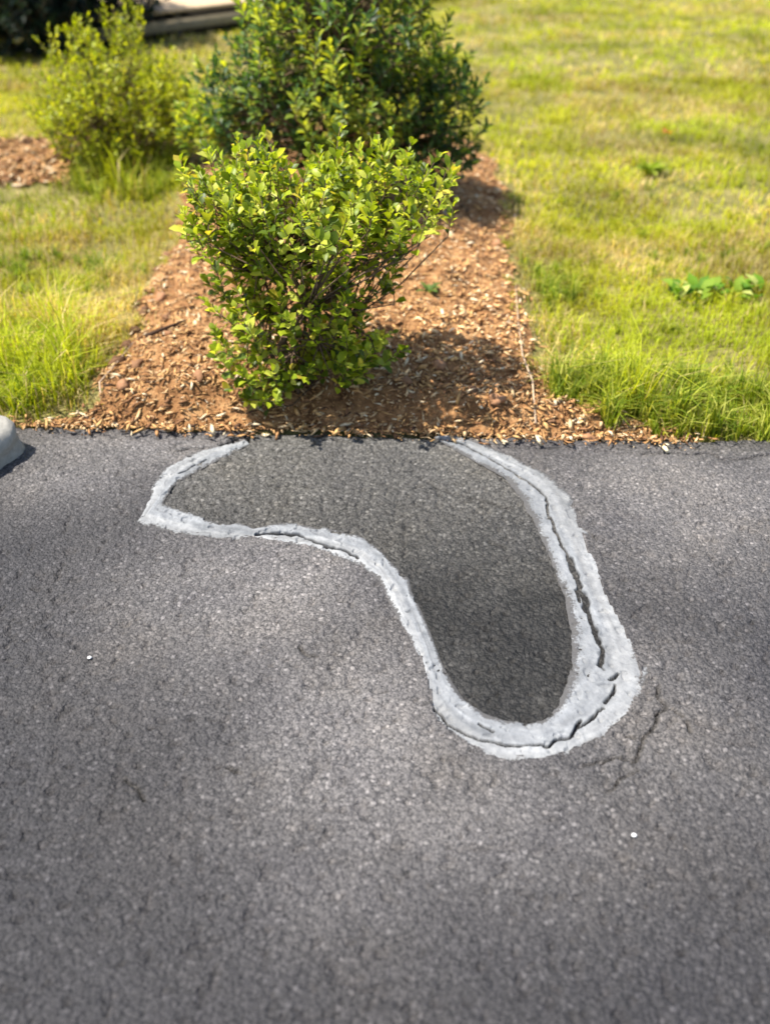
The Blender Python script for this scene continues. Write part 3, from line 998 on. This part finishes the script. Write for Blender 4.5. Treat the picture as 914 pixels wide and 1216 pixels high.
# ------------------------------------------------------------------ timber deck beyond the lawn
def box(buf, x0, x1, y0, y1, z0, z1, c, bev=0.006):
    b = bev
    V = []
    for (z, i_) in ((z0, 0), (z1 - b, 0), (z1, b)):
        V += [(x0 + i_, y0 + i_, z), (x1 - i_, y0 + i_, z), (x1 - i_, y1 - i_, z), (x0 + i_, y1 - i_, z)]
    F = [(0, 2, 1), (0, 3, 2), (8, 9, 10), (8, 10, 11)]
    for l in (0, 4):
        for k in range(4):
            k2 = (k + 1) % 4
            F += [(l + k, l + k2, l + 4 + k2), (l + k, l + 4 + k2, l + 4 + k)]
    buf.add(V, F, c)


da = G(120, 56); db = G(275, 34)
ang = math.atan2(db[1] - da[1], db[0] - da[0])
deck = empty('timber_deck', (da[0], da[1], float(gz(da[0], da[1]))), 'low weathered timber deck at the far edge of the lawn', 'deck')
deck.rotation_euler = (0, 0, ang)
DL0, DL1 = -0.35, 7.0
for k in range(14):
    bb = Buf(); box(bb, DL0, DL1, -0.06 + k * .15, -0.06 + k * .15 + .143, .27, .30, np.array([.48, .36, .23]) * (0.88 + .24 * random.random()))
    obj('plank', bb.mesh('plank'), M_wood, deck)
bb = Buf(); box(bb, DL0 + .02, DL1 - .02, 0.02, 0.055, .085, .195, (.30, .25, .17)); obj('fascia_board', bb.mesh('fascia_board'), M_wood, deck)
for k in range(7):
    x = DL0 + .2 + k * (DL1 - DL0 - .4) / 6
    bb = Buf(); box(bb, x - .045, x + .045, .07, .16, -.1, .268, (.12, .10, .08)); obj('post', bb.mesh('post'), M_wood, deck)
bb = Buf(); box(bb, DL0 + .03, DL1 - .03, .17, .21, -.03, .268, (.05, .042, .033)); obj('shade_backing', bb.mesh('shade_backing'), M_wood, deck)  # dark board coloured to stand for the shade under the deck

# pale path past the lawn
q0 = G(560, -2); q1 = G(1100, -4)
PV = []
for x, yb in ((q0[0] - .5, q0[1] + .2), (q1[0], q1[1])):
    PV += [(x, yb, .02), (x, yb + 2.2, .02), (x, yb + 2.2, -.2), (x, yb, -.2)]
obj('path', make_mesh('path', PV, [(0, 4, 5, 1), (1, 5, 6, 2), (0, 3, 7, 4), (0, 1, 2, 3), (4, 7, 6, 5)]), M_path, kind='structure')

# ------------------------------------------------------------------ pale stone block on the driveway corner
def rock_mesh(name, sx, sy, sz, c, seed, sub=3, amp=.18, sq=0.0, freq=2.2, smooth=True):
    import bmesh
    bm = bmesh.new(); bmesh.ops.create_icosphere(bm, subdivisions=sub, radius=1)
    V = np.array([v_.co[:] for v_ in bm.verts]); F = np.array([[v_.index for v_ in f_.verts] for f_ in bm.faces]); bm.free()
    if sq: V = V / (np.sum(np.abs(V) ** sq, 1) ** (1 / sq))[:, None]
    n_ = fbm(V[:, 0] * freq + V[:, 2] * 1.7 + seed, V[:, 1] * freq - V[:, 2] * 1.3, seed, 4) - .5
    V = V * (1 + amp * 2 * n_)[:, None] * np.array([sx, sy, sz])
    V[:, 2] += sz * .55
    n2 = fbm(V[:, 0] * 25 / max(sx, .05) * .2, V[:, 1] * 25 / max(sx, .05) * .2, seed + 3, 3)[:, None]
    return make_mesh(name, V, F, np.array(c) * (0.85 + .3 * n2), smooth=smooth)


p = G(-68, 548)
o = obj('edging_stone', rock_mesh('edging_stone', .20, .19, .085, (.31, .295, .26), 7, 4, .09, 5.5, 2.4), M_stone, label='pale rounded concrete edging stone at the corner of the driveway', cat='stone')
o.location = (p[0], p[1], -.01); o.rotation_euler = (0, 0, math.radians(-27))

# ------------------------------------------------------------------ clods, sticks, pebbles
r = np.random.default_rng(77)
clods = [(197, 300), (186, 322), (206, 336), (178, 346), (193, 360), (171, 371), (200, 382), (160, 393), (183, 398), (152, 412), (176, 420), (142, 432), (205, 318), (215, 290), (200, 408), (165, 440),
         (560, 268), (572, 280), (548, 262), (590, 295), (240, 470), (150, 470), (215, 445), (480, 470), (560, 478), (520, 455), (600, 470), (588, 486), (655, 497), (700, 508)]
for px, py in clods:
    g = G(px, py, .03); z = float(gz(g[0], g[1]))
    s_ = .011 + .013 * r.random()
    c = np.array([.24, .125, .065]) * (.3 + 1.1 * r.random())
    o = obj('bark_clod', rock_mesh('bark_clod', s_ * 1.35, s_, s_ * .8, c, int(r.integers(1, 900)), 2, .95, 0, 2.0, False), M_chip,
            label='brown lump of bark and soil lying in the mulch bed', cat='clod', group='bark clods in the mulch bed')
    o.location = (g[0], g[1], z + .008); o.rotation_euler = (0, 0, r.random() * 6)


def stick(name, pix, rad, c, label, lift=.03, cat='stick'):
    P = []
    for i_, (px, py) in enumerate(pix):
        g = G(px, py, .03); P.append((g[0], g[1], float(gz(g[0], g[1])) + lift + .008 * math.sin(i_ * 2)))
    P = np.array(P); b0 = P[0].copy()
    sb = Buf(); tube(sb, P - b0, np.linspace(rad, rad * .45, len(P)), 6, c)
    o = obj(name, sb.mesh(name, True), M_bark, label=label, cat=cat); o.location = b0
    return o


stick('fallen_twig', [(636, 500), (630, 470), (619, 430), (614, 385), (611, 345)], .0045, (.46, .33, .22), 'long pale bare twig lying along the grass side of the mulch bed')
stick('fallen_twig', [(118, 497), (122, 470), (137, 440), (160, 415)], .004, (.40, .29, .2), 'thin pale twig on mulch beside the tall grass near the edging stone')
stick('bark_strip', [(176, 414), (195, 409), (222, 398)], .009, (.05, .028, .018), 'dark strip of bark lying on the mulch left of the leafy shrub')
for px, py, lab in [(107, 782, 'tiny white pebble on the dark left side of the driveway'), (752, 993, 'tiny white pebble on the driveway past the rounded end of the patch')]:
    g = G(px, py)
    o = obj('pebble', rock_mesh('pebble', .0055, .0042, .003, (.78, .77, .75), px, 2, .2), M_stone, label=lab, cat='pebble')
    o.location = (g[0], g[1], .002)

# ------------------------------------------------------------------ weeds and a dry leaf
def weed(name, label, px, py, n, L, pal, wide, seed, group=None, up=.5, spread=(0, 0)):
    r = np.random.default_rng(seed)
    g = G(px, py, 0); z = float(gz(g[0], g[1]))
    root = empty(name, (g[0], g[1], z), label, 'weed', group)
    for k in range(n):
        a = k * 2.399 + r.random() * .5; e = up * (.35 + .9 * r.random())
        Lk = L * (.65 + .6 * r.random())
        u = leaf_shape(wide, .10, .38)
        c = np.array(pal[k % len(pal)]) * (.85 + .3 * r.random())
        me = make_mesh('leaf', u, LEAF_F, np.tile(c, (8, 1)), smooth=True)
        me.materials.append(M_weed)
        o = obj('leaf', me, None, root)
        o.location = (math.cos(a) * .008 + spread[0] * r.uniform(-1, 1), math.sin(a) * .008 + spread[1] * r.uniform(-1, 1), .012 + .04 * r.random() * (spread[0] > 0))
        o.rotation_euler = (0, -e, a); o.scale = (Lk, Lk, Lk)
    return root


PW = [[.20, .30, .03], [.09, .19, .015], [.42, .46, .12], [.13, .25, .02]]
weed('broadleaf_weed', 'wide low patch of broad pale leaved weed in the lawn', 855, 352, 46, .075, PW, .6, 1, up=1.0, spread=(.22, .05))
weed('lawn_weed', 'low bright green weed clump alone in the open lawn', 770, 203, 22, .12, [[.16, .24, .02], [.22, .28, .025]], .3, 3, up=1.0)
weed('seedling', 'tiny green seedling in the bare mulch beside the leafy shrub', 507, 372, 7, .05, [[.08, .14, .03], [.12, .19, .04]], .45, 4, up=1.1)
g = G(785, 163)
me = make_mesh('dry_leaf', leaf_shape(.75, .2, .1) * .1, LEAF_F, np.tile([.42, .17, .04], (8, 1)), smooth=True)
o = obj('dry_leaf', me, M_weed, label='curled orange brown dry leaf lying on the lawn', cat='leaf'); o.location = (g[0], g[1], float(gz(g[0], g[1])) + .06); o.rotation_euler = (.2, .1, .7)
